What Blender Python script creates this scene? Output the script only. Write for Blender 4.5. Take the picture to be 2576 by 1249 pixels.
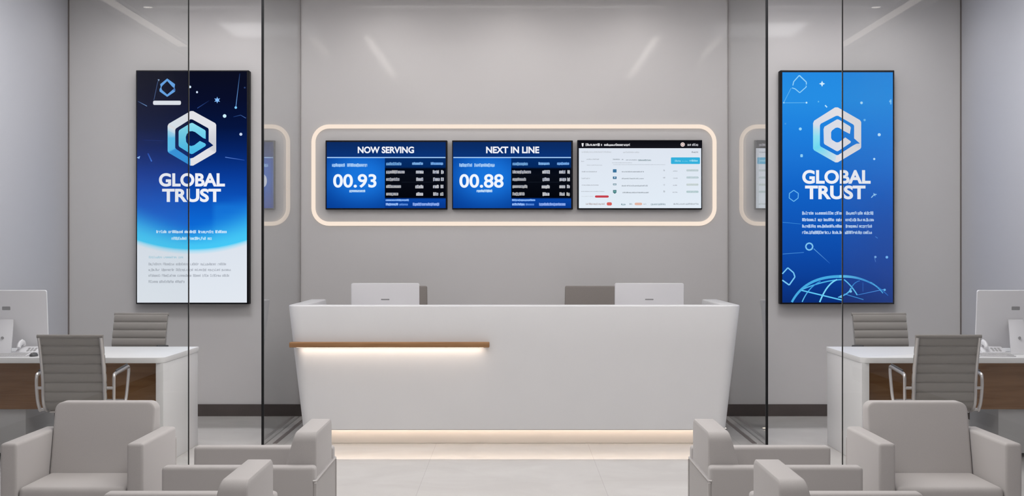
import bpy, bmesh, math, random
from mathutils import Vector, Matrix

# ------------------------------------------------------------------ clearing
for o in list(bpy.data.objects):
    bpy.data.objects.remove(o, do_unlink=True)
SC = bpy.context.scene
COL = SC.collection
PI = math.pi

# ------------------------------------------------------------------ camera
FPX, CX, CY, EYE = 3500.0, 1288.0, 624.5, 1.55      # focal length in pixels of the 2576 px frame
cam_d = bpy.data.cameras.new('camera')
cam_d.sensor_width = 36.0
cam_d.lens = 36.0 * FPX / 2576.0
cam_d.clip_start = 0.05
cam_d.clip_end = 100
cam = bpy.data.objects.new('camera', cam_d)
COL.objects.link(cam)
cam.location = (0, 0, EYE)
cam.rotation_euler = (PI / 2, 0, 0)
SC.camera = cam

# ------------------------------------------------------------------ world, exposure
w = bpy.data.worlds.new('world')
SC.world = w
w.use_nodes = True
w.node_tree.nodes['Background'].inputs[0].default_value = (0.5, 0.5, 0.52, 1)
w.node_tree.nodes['Background'].inputs[1].default_value = 0.2
SC.view_settings.view_transform = 'Standard'
SC.view_settings.look = 'None'
SC.view_settings.gamma = 1.0
SC.view_settings.use_curve_mapping = False
SC.view_settings.exposure = 0.0

# light levels (radiance of the diffusers)
L_LOBBY_FILL = 2.55      # unseen panels added to fill the lobby with light
L_OFFICE_FILL = 16.0     # unseen panels added to brighten the offices
L_WALL_FILL = 6.5        # unseen panels added to brighten the back wall
L_STRIP = 1.5       # slim linear lights over the office fronts
L_LINE = 18.0        # slim linear lights before the desk
L_KICK = 10.0       # strip under the desk
L_LEDGE = 10.0      # strip under the wooden ledge
L_FRAME = 0.96      # rounded light line on the wall
WARM = (1.0, 0.83, 0.69)
CEIL = 3.95

# ------------------------------------------------------------------ materials
def lin(c):
    return tuple(((v / 255) / 12.92 if v / 255 <= 0.04045 else ((v / 255 + 0.055) / 1.055) ** 2.4) for v in c)

def new_mat(name):
    m = bpy.data.materials.new(name)
    m.use_nodes = True
    nt = m.node_tree
    return m, nt, nt.nodes['Principled BSDF'], nt.links

def plain(name, col, rough=0.5, metal=0.0, spec=0.5, noise=0.0, nscale=20.0, bump=0.0, bscale=60.0, coat=0.0):
    m, nt, b, lk = new_mat(name)
    b.inputs['Base Color'].default_value = (*col, 1)
    b.inputs['Roughness'].default_value = rough
    b.inputs['Metallic'].default_value = metal
    b.inputs['Specular IOR Level'].default_value = spec
    b.inputs['Coat Weight'].default_value = coat
    tc = nt.nodes.new('ShaderNodeTexCoord')
    if noise:
        n = nt.nodes.new('ShaderNodeTexNoise'); n.inputs['Scale'].default_value = nscale
        n.inputs['Detail'].default_value = 4
        r = nt.nodes.new('ShaderNodeValToRGB')
        r.color_ramp.elements[0].position = 0.3; r.color_ramp.elements[1].position = 0.7
        r.color_ramp.elements[0].color = (*[c * (1 - noise) for c in col], 1)
        r.color_ramp.elements[1].color = (*[min(1, c * (1 + noise)) for c in col], 1)
        lk.new(tc.outputs['Object'], n.inputs['Vector'])
        lk.new(n.outputs['Fac'], r.inputs[0]); lk.new(r.outputs[0], b.inputs['Base Color'])
    if bump:
        n2 = nt.nodes.new('ShaderNodeTexNoise'); n2.inputs['Scale'].default_value = bscale
        n2.inputs['Detail'].default_value = 3
        bp = nt.nodes.new('ShaderNodeBump'); bp.inputs['Strength'].default_value = bump
        bp.inputs['Distance'].default_value = 0.004
        lk.new(tc.outputs['Object'], n2.inputs['Vector'])
        lk.new(n2.outputs['Fac'], bp.inputs['Height']); lk.new(bp.outputs['Normal'], b.inputs['Normal'])
    return m

def satin_coat(m, weight, rough):
    b = m.node_tree.nodes['Principled BSDF']
    b.inputs['Coat Weight'].default_value = weight; b.inputs['Coat Roughness'].default_value = rough
    return m

def weave(name, col, scale=260.0):
    m, nt, b, lk = new_mat(name)
    b.inputs['Roughness'].default_value = 0.95
    b.inputs['Specular IOR Level'].default_value = 0.15
    b.inputs['Sheen Weight'].default_value = 0.15
    b.inputs['Sheen Roughness'].default_value = 0.5
    tc = nt.nodes.new('ShaderNodeTexCoord')
    n = nt.nodes.new('ShaderNodeTexNoise'); n.inputs['Scale'].default_value = scale; n.inputs['Detail'].default_value = 2
    r = nt.nodes.new('ShaderNodeValToRGB')
    r.color_ramp.elements[0].position = 0.25; r.color_ramp.elements[1].position = 0.75
    r.color_ramp.elements[0].color = (*[c * 0.94 for c in col], 1)
    r.color_ramp.elements[1].color = (*[c * 1.05 for c in col], 1)
    bp = nt.nodes.new('ShaderNodeBump'); bp.inputs['Strength'].default_value = 0.25; bp.inputs['Distance'].default_value = 0.001
    lk.new(tc.outputs['Object'], n.inputs['Vector'])
    lk.new(n.outputs['Fac'], r.inputs[0]); lk.new(r.outputs[0], b.inputs['Base Color'])
    lk.new(n.outputs['Fac'], bp.inputs['Height']); lk.new(bp.outputs['Normal'], b.inputs['Normal'])
    return m

def wood(name, c0, c1, scale=(1.2, 14, 14)):
    m, nt, b, lk = new_mat(name)
    b.inputs['Roughness'].default_value = 0.5
    b.inputs['Specular IOR Level'].default_value = 0.15
    tc = nt.nodes.new('ShaderNodeTexCoord')
    mp = nt.nodes.new('ShaderNodeMapping'); mp.inputs['Scale'].default_value = scale
    n = nt.nodes.new('ShaderNodeTexNoise'); n.inputs['Scale'].default_value = 2.2; n.inputs['Detail'].default_value = 7
    n.inputs['Distortion'].default_value = 0.6
    r = nt.nodes.new('ShaderNodeValToRGB')
    r.color_ramp.elements[0].position = 0.3; r.color_ramp.elements[1].position = 0.72
    r.color_ramp.elements[0].color = (*c0, 1); r.color_ramp.elements[1].color = (*c1, 1)
    lk.new(tc.outputs['Object'], mp.inputs[0]); lk.new(mp.outputs[0], n.inputs['Vector'])
    lk.new(n.outputs['Fac'], r.inputs[0]); lk.new(r.outputs[0], b.inputs['Base Color'])
    return m

def glow(name, col, strength):
    m = bpy.data.materials.new(name); m.use_nodes = True
    nt = m.node_tree; nt.nodes.clear()
    e = nt.nodes.new('ShaderNodeEmission'); o = nt.nodes.new('ShaderNodeOutputMaterial')
    e.inputs[0].default_value = (*col, 1); e.inputs[1].default_value = strength
    nt.links.new(e.outputs[0], o.inputs[0])
    return m

def screen_mat():
    """Lit display: its picture is the colour attribute of the mesh."""
    m = bpy.data.materials.new('lit_screen'); m.use_nodes = True
    nt = m.node_tree; nt.nodes.clear()
    a = nt.nodes.new('ShaderNodeVertexColor'); a.layer_name = 'picture'
    e = nt.nodes.new('ShaderNodeEmission'); o = nt.nodes.new('ShaderNodeOutputMaterial')
    nt.links.new(a.outputs[0], e.inputs[0]); nt.links.new(e.outputs[0], o.inputs[0])
    return m

def glass_mat(name='clear_glass', power=5):
    m = bpy.data.materials.new(name); m.use_nodes = True
    nt = m.node_tree; nt.nodes.clear(); lk = nt.links
    lw = nt.nodes.new('ShaderNodeLayerWeight'); lw.inputs['Blend'].default_value = 0.5
    p = nt.nodes.new('ShaderNodeMath'); p.operation = 'POWER'; p.inputs[1].default_value = power
    k = nt.nodes.new('ShaderNodeMath'); k.operation = 'MULTIPLY_ADD'; k.inputs[1].default_value = 0.95; k.inputs[2].default_value = 0.045
    t = nt.nodes.new('ShaderNodeBsdfTransparent'); t.inputs[0].default_value = (0.985, 0.992, 0.99, 1)
    g = nt.nodes.new('ShaderNodeBsdfGlossy'); g.inputs['Roughness'].default_value = 0.0
    mx = nt.nodes.new('ShaderNodeMixShader'); o = nt.nodes.new('ShaderNodeOutputMaterial')
    lk.new(lw.outputs['Facing'], p.inputs[0]); lk.new(p.outputs[0], k.inputs[0]); lk.new(k.outputs[0], mx.inputs[0])
    lk.new(t.outputs[0], mx.inputs[1]); lk.new(g.outputs[0], mx.inputs[2]); lk.new(mx.outputs[0], o.inputs[0])
    return m

def floor_mat():
    m, nt, b, lk = new_mat('polished_tile')
    tc = nt.nodes.new('ShaderNodeTexCoord')
    br = nt.nodes.new('ShaderNodeTexBrick')
    br.offset = 0.0
    br.inputs['Scale'].default_value = 1.0
    br.inputs['Brick Width'].default_value = 1.2; br.inputs['Row Height'].default_value = 1.2
    br.inputs['Mortar Size'].default_value = 0.0022; br.inputs['Mortar Smooth'].default_value = 0.2
    br.inputs['Color1'].default_value = (0.60, 0.58, 0.56, 1)
    br.inputs['Color2'].default_value = (0.62, 0.60, 0.58, 1)
    br.inputs['Mortar'].default_value = (0.51, 0.49, 0.475, 1)
    mp = nt.nodes.new('ShaderNodeMapping'); mp.inputs['Location'].default_value = (0.6, 0.35, 0)
    n = nt.nodes.new('ShaderNodeTexNoise'); n.inputs['Scale'].default_value = 1.6; n.inputs['Detail'].default_value = 8
    n.inputs['Distortion'].default_value = 1.2
    r = nt.nodes.new('ShaderNodeValToRGB')
    r.color_ramp.elements[0].position = 0.35; r.color_ramp.elements[1].position = 0.7
    r.color_ramp.elements[0].color = (0.93, 0.925, 0.92, 1); r.color_ramp.elements[1].color = (1.03, 1.03, 1.03, 1)
    mx = nt.nodes.new('ShaderNodeMix'); mx.data_type = 'RGBA'; mx.blend_type = 'MULTIPLY'; mx.inputs[0].default_value = 1
    lk.new(tc.outputs['Object'], mp.inputs[0]); lk.new(mp.outputs[0], br.inputs['Vector'])
    lk.new(tc.outputs['Object'], n.inputs['Vector']); lk.new(n.outputs['Fac'], r.inputs[0])
    lk.new(br.outputs['Color'], mx.inputs[6]); lk.new(r.outputs[0], mx.inputs[7]); lk.new(mx.outputs[2], b.inputs['Base Color'])
    b.inputs['Roughness'].default_value = 0.055
    b.inputs['Specular IOR Level'].default_value = 0.5
    return m

M = {
    'wall': plain('painted_wall', (0.59, 0.572, 0.568), 0.34, spec=0.25, bump=0.02, bscale=9),
    'side_wall': plain('cool_lit_side_wall', (0.52, 0.52, 0.555), 0.6, spec=0.2, bump=0.02, bscale=9),  # blue tint puts the cool office light into the paint
    'entrance_wall': plain('taupe_entrance_wall', (0.36, 0.34, 0.33), 0.6, spec=0.2, bump=0.02, bscale=9),
    'ceiling': plain('ceiling_paint', (0.80, 0.78, 0.77), 0.8, spec=0.2, noise=0.01),
    'floor': floor_mat(),
    'base': plain('dark_baseboard', (0.075, 0.060, 0.056), 0.4, noise=0.08, nscale=6),
    'glass': glass_mat(),
    'partition_glass': glass_mat('coated_partition_glass', 3.8),
    'black': plain('black_metal', (0.006, 0.006, 0.007), 0.4, spec=0.3),
    'edge': plain('glass_edge_gasket', (0.012, 0.013, 0.014), 0.3, spec=0.5),
    'track': plain('bronze_floor_channel', (0.20, 0.17, 0.16), 0.4, metal=0.4),
    'white': plain('white_solid_surface', (0.69, 0.69, 0.70), 0.35, spec=0.4, noise=0.008, nscale=3),
    'laminate': plain('white_laminate', (0.74, 0.735, 0.735), 0.4, spec=0.4, noise=0.008, nscale=4),
    'kick': plain('cream_plinth', (0.76, 0.71, 0.66), 0.45),
    'oak': wood('oak_ledge_wood', (0.27, 0.14, 0.062), (0.37, 0.21, 0.105), (1.2, 20, 20)),
    'walnut': wood('walnut_panel_wood', (0.25, 0.120, 0.047), (0.38, 0.20, 0.088), (0.9, 9, 11)),
    'fabric': weave('grey_upholstery_weave', (0.47, 0.448, 0.44), 700),
    'fabric_panel': weave('grey_back_panel_weave', (0.42, 0.40, 0.39)),
    'sling': weave('taupe_mesh_weave', (0.275, 0.254, 0.238), 420),
    'taupe': weave('taupe_seat_weave', (0.24, 0.215, 0.20), 300),
    'alu': plain('polished_aluminium', (0.60, 0.575, 0.565), 0.28, metal=0.75, noise=0.02, nscale=8),
    'steel': plain('pale_steel', (0.62, 0.60, 0.59), 0.35, metal=0.6),
    'grey_plastic': plain('dark_grey_plastic', (0.05, 0.05, 0.052), 0.5),
    'white_plastic': plain('white_plastic', (0.70, 0.69, 0.71), 0.4, spec=0.4),
    'mark': plain('grey_badge', (0.29, 0.285, 0.29), 0.5),
    'key': plain('pale_keycaps', (0.52, 0.51, 0.515), 0.5),
    'housing': plain('display_housing', (0.008, 0.008, 0.011), 0.6, spec=0.12),
    'housing_grey': plain('display_housing_charcoal', (0.045, 0.044, 0.047), 0.45, spec=0.4),
    'screen': screen_mat(),
    'led_frame': glow('light_line', (1.0, 0.845, 0.715), L_FRAME),
    'led_kick': glow('warm_light_strip', WARM, L_KICK),
    'led_ledge': glow('warm_ledge_strip', WARM, L_LEDGE),
    'spot': glow('strip_end_warm', (1.0, 0.82, 0.62), 3.5),
    'lobby_fill': glow('lobby_fill_diffuser', (1.0, 0.975, 0.96), L_LOBBY_FILL),
    'office_fill': glow('office_fill_diffuser', (0.98, 0.98, 1.0), L_OFFICE_FILL),
    'wall_fill': glow('wall_fill_diffuser', (1.0, 0.97, 0.95), L_WALL_FILL),
    'office_wall_fill': glow('office_wall_fill_diffuser', (1.0, 0.98, 0.97), L_WALL_FILL * .8),
    'strip_light': glow('strip_diffuser', (1.0, 0.90, 0.82), L_STRIP),
    'line_light': glow('line_diffuser', (1.0, 0.93, 0.86), L_LINE),
    'down_light': glow('downlight_lens', (1.0, 0.93, 0.86), 5.0),
}

satin_coat(M['wall'], 0.2, 0.06)

# ------------------------------------------------------------------ mesh helpers
class MB:
    """Collects shapes and links them as one mesh object."""
    def __init__(self):
        self.bm = bmesh.new()

    def _bev(self, geom, r, seg):
        if r > 0:
            edges = [e for e in geom if isinstance(e, bmesh.types.BMEdge)]
            bmesh.ops.bevel(self.bm, geom=edges, offset=r, segments=seg, profile=0.5, affect='EDGES', clamp_overlap=True)

    def hull8(self, pts, r=0.0, seg=3):
        """Six-sided solid from 8 corners: bottom ring (4) then top ring (4), counter-clockwise from above."""
        v = [self.bm.verts.new(p) for p in pts]
        fs = [(3, 2, 1, 0), (4, 5, 6, 7), (0, 1, 5, 4), (1, 2, 6, 5), (2, 3, 7, 6), (3, 0, 4, 7)]
        faces = [self.bm.faces.new([v[i] for i in f]) for f in fs]
        edges = list({e for f in faces for e in f.edges})
        self._bev(edges, r, seg)
        return self

    def box(self, lo, hi, r=0.0, seg=3):
        x0, y0, z0 = lo; x1, y1, z1 = hi
        return self.hull8([(x0, y0, z0), (x1, y0, z0), (x1, y1, z0), (x0, y1, z0),
                           (x0, y0, z1), (x1, y0, z1), (x1, y1, z1), (x0, y1, z1)], r, seg)

    def prism(self, outline, axis, a, b, r=0.0, seg=2):
        """Extrudes a 2-D outline along an axis from a to b. outline coords are the other two axes in x,y,z order."""
        def P(u, v, t):
            return {'x': (t, u, v), 'y': (u, t, v), 'z': (u, v, t)}[axis]
        A = [self.bm.verts.new(P(u, v, a)) for u, v in outline]
        B = [self.bm.verts.new(P(u, v, b)) for u, v in outline]
        n = len(outline)
        faces = [self.bm.faces.new(A), self.bm.faces.new(list(reversed(B)))]
        for i in range(n):
            j = (i + 1) % n
            faces.append(self.bm.faces.new((A[j], A[i], B[i], B[j])))
        bmesh.ops.recalc_face_normals(self.bm, faces=faces)
        if r:
            edges = list({e for f in faces[:2] for e in f.edges})
            self._bev(edges, r, seg)
        return self

    def tube(self, pts, r, n=10, closed=False, flat=1.0, up=None, cap=True):
        """Sweeps a round (or flattened) section along a polyline."""
        P = [Vector(p) for p in pts]
        N = len(P)
        rings = []
        ref = Vector(up) if up else None
        for i in range(N):
            a = P[i - 1] if (closed or i > 0) else P[i]
            b = P[(i + 1) % N] if (closed or i < N - 1) else P[i]
            t = (b - a).normalized()
            if ref is None:
                ref = Vector((0, 0, 1)) if abs(t.z) < 0.9 else Vector((1, 0, 0))
            s = t.cross(ref)
            if s.length < 1e-6:
                s = t.orthogonal()
            s.normalize()
            u = s.cross(t).normalized()
            if up is None:
                ref = u
            rings.append([self.bm.verts.new(P[i] + s * (r * flat * math.cos(2 * PI * k / n)) + u * (r * math.sin(2 * PI * k / n))) for k in range(n)])
        faces = []
        m = N if closed else N - 1
        for i in range(m):
            A, B = rings[i], rings[(i + 1) % N]
            for k in range(n):
                faces.append(self.bm.faces.new((A[k], A[(k + 1) % n], B[(k + 1) % n], B[k])))
        if not closed and cap:
            faces.append(self.bm.faces.new(list(reversed(rings[0])))); faces.append(self.bm.faces.new(rings[-1]))
        bmesh.ops.recalc_face_normals(self.bm, faces=faces)
        return self

    def lathe(self, prof, c=(0, 0, 0), n=24):
        """Turns (radius, height) pairs about the vertical through c."""
        rings = []
        for r, z in prof:
            if r < 1e-6:
                rings.append([self.bm.verts.new((c[0], c[1], c[2] + z))])
            else:
                rings.append([self.bm.verts.new((c[0] + r * math.cos(2 * PI * k / n), c[1] + r * math.sin(2 * PI * k / n), c[2] + z)) for k in range(n)])
        faces = []
        for A, B in zip(rings, rings[1:]):
            for k in range(n):
                l = (k + 1) % n
                if len(A) == 1 and len(B) == 1: continue
                if len(A) == 1: faces.append(self.bm.faces.new((A[0], B[k], B[l])))
                elif len(B) == 1: faces.append(self.bm.faces.new((A[k], A[l], B[0])))
                else: faces.append(self.bm.faces.new((A[k], A[l], B[l], B[k])))
        bmesh.ops.recalc_face_normals(self.bm, faces=faces)
        return self

    def xf(self, m):
        bmesh.ops.transform(self.bm, matrix=m, verts=self.bm.verts)
        return self

    def build(self, name, mat, parent=None, smooth=35, kind=None, label=None):
        me = bpy.data.meshes.new(name)
        self.bm.to_mesh(me); self.bm.free()
        me.materials.append(mat)
        if smooth:
            me.polygons.foreach_set('use_smooth', [True] * len(me.polygons))
            me.set_sharp_from_angle(angle=math.radians(smooth))
        o = bpy.data.objects.new(name, me)
        COL.objects.link(o)
        if parent: o.parent = parent
        if kind: o['kind'] = kind
        if label: o['label'] = label
        return o

def tag(o, label, cat, group=None):
    o['label'] = label; o['category'] = cat
    if group: o['group'] = group
    return o

def thing(name, label, cat, loc=(0, 0, 0), rz=0.0, group=None):
    o = bpy.data.objects.new(name, None)
    COL.objects.link(o)
    o.empty_display_size = 0.1
    o.location = loc; o.rotation_euler = (0, 0, rz)
    return tag(o, label, cat, group)

def struct(name, mb, mat, parent=None, smooth=35):
    return mb.build(name, mat, parent, smooth, kind='structure')

def copy_thing(root, loc, rz, label, group=None, scale=None):
    r = root.copy(); COL.objects.link(r)
    r.location = loc; r.rotation_euler = (0, 0, rz); r['label'] = label
    if group: r['group'] = group
    if scale: r.scale = scale
    for ch in list(root.children):
        c = ch.copy(); COL.objects.link(c); c.parent = r
        for g in list(ch.children):
            d = g.copy(); COL.objects.link(d); d.parent = c
    return r

def arc2(cx, cy, r, a0, a1, n=6):
    return [(cx + r * math.cos(math.radians(a0 + (a1 - a0) * i / n)), cy + r * math.sin(math.radians(a0 + (a1 - a0) * i / n))) for i in range(n + 1)]

def rrect(x0, y0, x1, y1, r, n=6):
    return (arc2(x1 - r, y1 - r, r, 0, 90, n) + arc2(x0 + r, y1 - r, r, 90, 180, n)
            + arc2(x0 + r, y0 + r, r, 180, 270, n) + arc2(x1 - r, y0 + r, r, 270, 360, n))

def XZ(px, py, Y):
    s = FPX / Y
    return (px - CX) / s, EYE - (py - CY) / s

# ------------------------------------------------------------------ the room
WALL_Y, WL, WR, FRONT_Y = 12.82, -4.09, 4.14, -3.2
GL, GR = -1.951, 1.994           # the glass side partitions
PANE_Y, POST_Y = 8.39, 10.90     # front panes of the offices; posts of the side partitions
struct('floor', MB().box((WL - .1, FRONT_Y - .1, -.1), (WR + .1, WALL_Y + .1, 0)), M['floor'], smooth=0)
struct('ceiling', MB().box((WL - .1, FRONT_Y - .1, CEIL), (WR + .1, WALL_Y + .1, CEIL + .1)), M['ceiling'], smooth=0)
struct('wall_back', MB().box((WL - .1, WALL_Y, 0), (WR + .1, WALL_Y + .1, CEIL)), M['wall'], smooth=0)
struct('wall_left', MB().box((WL - .1, FRONT_Y, 0), (WL, WALL_Y, CEIL)), M['side_wall'], smooth=0)
struct('wall_right', MB().box((WR, FRONT_Y, 0), (WR + .1, WALL_Y, CEIL)), M['side_wall'], smooth=0)
struct('wall_front', MB().box((WL - .1, FRONT_Y - .1, 0), (WR + .1, FRONT_Y, CEIL)), M['entrance_wall'], smooth=0)
struct('baseboard_back', MB().box((WL, WALL_Y - .012, 0), (WR, WALL_Y, .11), .002, 1), M['base'])
struct('baseboard_left', MB().box((WL, FRONT_Y, 0), (WL + .012, WALL_Y - .012, .11), .002, 1), M['base'])
struct('baseboard_right', MB().box((WR - .012, FRONT_Y, 0), (WR, WALL_Y - .012, .11), .002, 1), M['base'])
# narrow dark strips in the two back corners
struct('trim_1', MB().box((WL, WALL_Y - .010, .11), (WL + .012, WALL_Y, CEIL)), M['track'], smooth=0)
struct('trim_2', MB().box((WR - .012, WALL_Y - .010, .11), (WR, WALL_Y, CEIL)), M['track'], smooth=0)
# floor channels beside the glass
struct('trim_3', MB().box((GL + .055, POST_Y + .12, 0), (GL + .090, WALL_Y - .012, .002)), M['track'], smooth=0)
struct('trim_4', MB().box((GR - .090, POST_Y + .12, 0), (GR - .055, WALL_Y - .012, .002)), M['track'], smooth=0)
# side partitions: glass, a black post at the free end, a thin clip at the wall
for i, (gx, sx) in enumerate(((GL, -1), (GR, 1))):
    g = struct('window_%d' % (i + 1), MB().box((gx - .006, POST_Y, .0), (gx + .006, WALL_Y, CEIL)), M['partition_glass'], smooth=0)
    struct('window_frame', MB().box((gx - .009, POST_Y - .02, 0), (gx + .009, POST_Y, CEIL)), M['black'], g, 0)
    struct('window_trim', MB().box((gx - .004, WALL_Y - .012, .11), (gx + .004, WALL_Y - .001, CEIL)), M['track'], g, 0)
# office fronts
for i, (x0, x1, xe, sx) in enumerate(((WL, GL, GL, -1), (GR, WR, GR, 1))):
    g = struct('window_%d' % (i + 3), MB().box((x0, PANE_Y, .02), (x1, PANE_Y + .012, CEIL)), M['glass'], smooth=0)
    struct('window_frame', MB().box((xe - .0027, PANE_Y - .001, .02), (xe + .0027, PANE_Y + .013, CEIL)), M['edge'], g, 0)
    struct('window_sill', MB().box((x0, PANE_Y - .01, 0), (x1, PANE_Y + .022, .03), .002, 1), M['steel'], g)

# ------------------------------------------------------------------ ceiling lights (slim lines and downlights; panels added to light the room)
def ceiling_light(label, x0, y0, x1, y1, mat, group):
    cx, cy = (x0 + x1) / 2, (y0 + y1) / 2
    t = thing('ceiling_light', label, 'ceiling light', (cx, cy, CEIL), 0, group)
    a, b = (x1 - x0) / 2, (y1 - y0) / 2
    f = MB(); e = .02
    f.box((-a - e, -b - e, -.03), (a + e, -b, 0)).box((-a - e, b, -.03), (a + e, b + e, 0))
    f.box((-a - e, -b, -.03), (-a, b, 0)).box((a, -b, -.03), (a + e, b, 0))
    f.build('frame', M['white_plastic'], t, 0)
    MB().box((-a, -b, -.02), (a, b, -.012)).build('diffuser', M[mat], t, 0)
    return t
ceiling_light('long slim warm linear light over the left office front', -3.93, .4, -3.80, 7.4, 'strip_light', 'linear lights over the office fronts')
ceiling_light('long slim warm linear light over the right office front', 3.80, .4, 3.93, 7.4, 'strip_light', 'linear lights over the office fronts')
ceiling_light('slim linear light before the desk, on the side of the dark blue poster', -1.68, 6.3, -1.58, 10.0, 'line_light', 'linear lights before the desk')
ceiling_light('slim linear light before the desk, on the side of the bright blue poster', 1.58, 6.3, 1.68, 10.0, 'line_light', 'linear lights before the desk')
ceiling_light('wide fill light panel added over the lobby on the dark poster side', -1.50, .6, -.05, 9.4, 'lobby_fill', 'added lobby fill panels')
ceiling_light('wide fill light panel added over the lobby on the bright poster side', .05, .6, 1.50, 9.4, 'lobby_fill', 'added lobby fill panels')
ceiling_light('wide fill panel added to brighten the wall above the three screens', -1.5, 11.85, 1.5, 12.05, 'wall_fill', 'added wall fill panels')
ceiling_light('fill panel added to brighten the wall above the dark blue poster', -3.5, 11.85, -2.4, 12.05, 'office_wall_fill', 'added wall fill panels')
ceiling_light('fill panel added to brighten the wall above the bright blue poster', 2.4, 11.85, 3.5, 12.05, 'office_wall_fill', 'added wall fill panels')
ceiling_light('square fill panel added to light the left office', -3.1, 10.0, -2.1, 11.0, 'office_fill', 'added office fill panels')
ceiling_light('square fill panel added to light the right office', 2.14, 10.0, 3.14, 11.0, 'office_fill', 'added office fill panels')
for lx, nm in ((-3.62, 'left'), (3.62, 'right')):
    for ly, nm2 in ((2.95, 'nearer the office glass'), (.6, 'farther from the office glass')):
        t = thing('downlight', 'small round ceiling downlight by the %s wall, %s' % (nm, nm2), 'ceiling light', (lx, ly, CEIL), 0, 'round downlights')
        MB().lathe([(.045, -.004), (.065, -.006), (.068, 0), (.045, 0)]).build('rim', M['white_plastic'], t)
        MB().lathe([(0, -.003), (.046, -.003), (.046, 0), (0, 0)]).build('lens', M['down_light'], t)

# spots washing the back wall with soft scallops
W_SPOT = 9.0
def wall_spot(label, x, y, power):
    t = thing('spotlight', label, 'ceiling light', (x, y, CEIL), 0, 'spots washing the back wall')
    MB().lathe([(.040, -.002), (.060, -.008), (.064, 0), (.040, 0)]).build('rim', M['white_plastic'], t)
    MB().lathe([(0, -.002), (.041, -.002), (.041, 0), (0, 0)]).build('lens', M['down_light'], t)
    ld = bpy.data.lights.new('beam', 'SPOT'); ld.energy = power; ld.color = (1.0, .965, .95)
    ld.spot_size = math.radians(166); ld.spot_blend = 1.0; ld.shadow_soft_size = .06
    lo = bpy.data.objects.new('beam', ld); COL.objects.link(lo); lo.parent = t; lo.location = (0, 0, -.08)
for x, n in ((-1.15, 'first of three spots above the wall screens, over NOW SERVING'), (0, 'middle of three spots above the wall screens'), (1.15, 'last of three spots above the wall screens, over the white list screen'),
             (-2.45, 'spot above the dark blue poster, nearer the glass partition'), (-3.35, 'spot beyond the dark blue poster, nearer the side wall'),
             (2.49, 'spot above the bright blue poster, nearer the glass partition'), (3.40, 'spot beyond the bright blue poster, nearer the side wall')):
    wall_spot(n, x, 12.25, W_SPOT)

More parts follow.
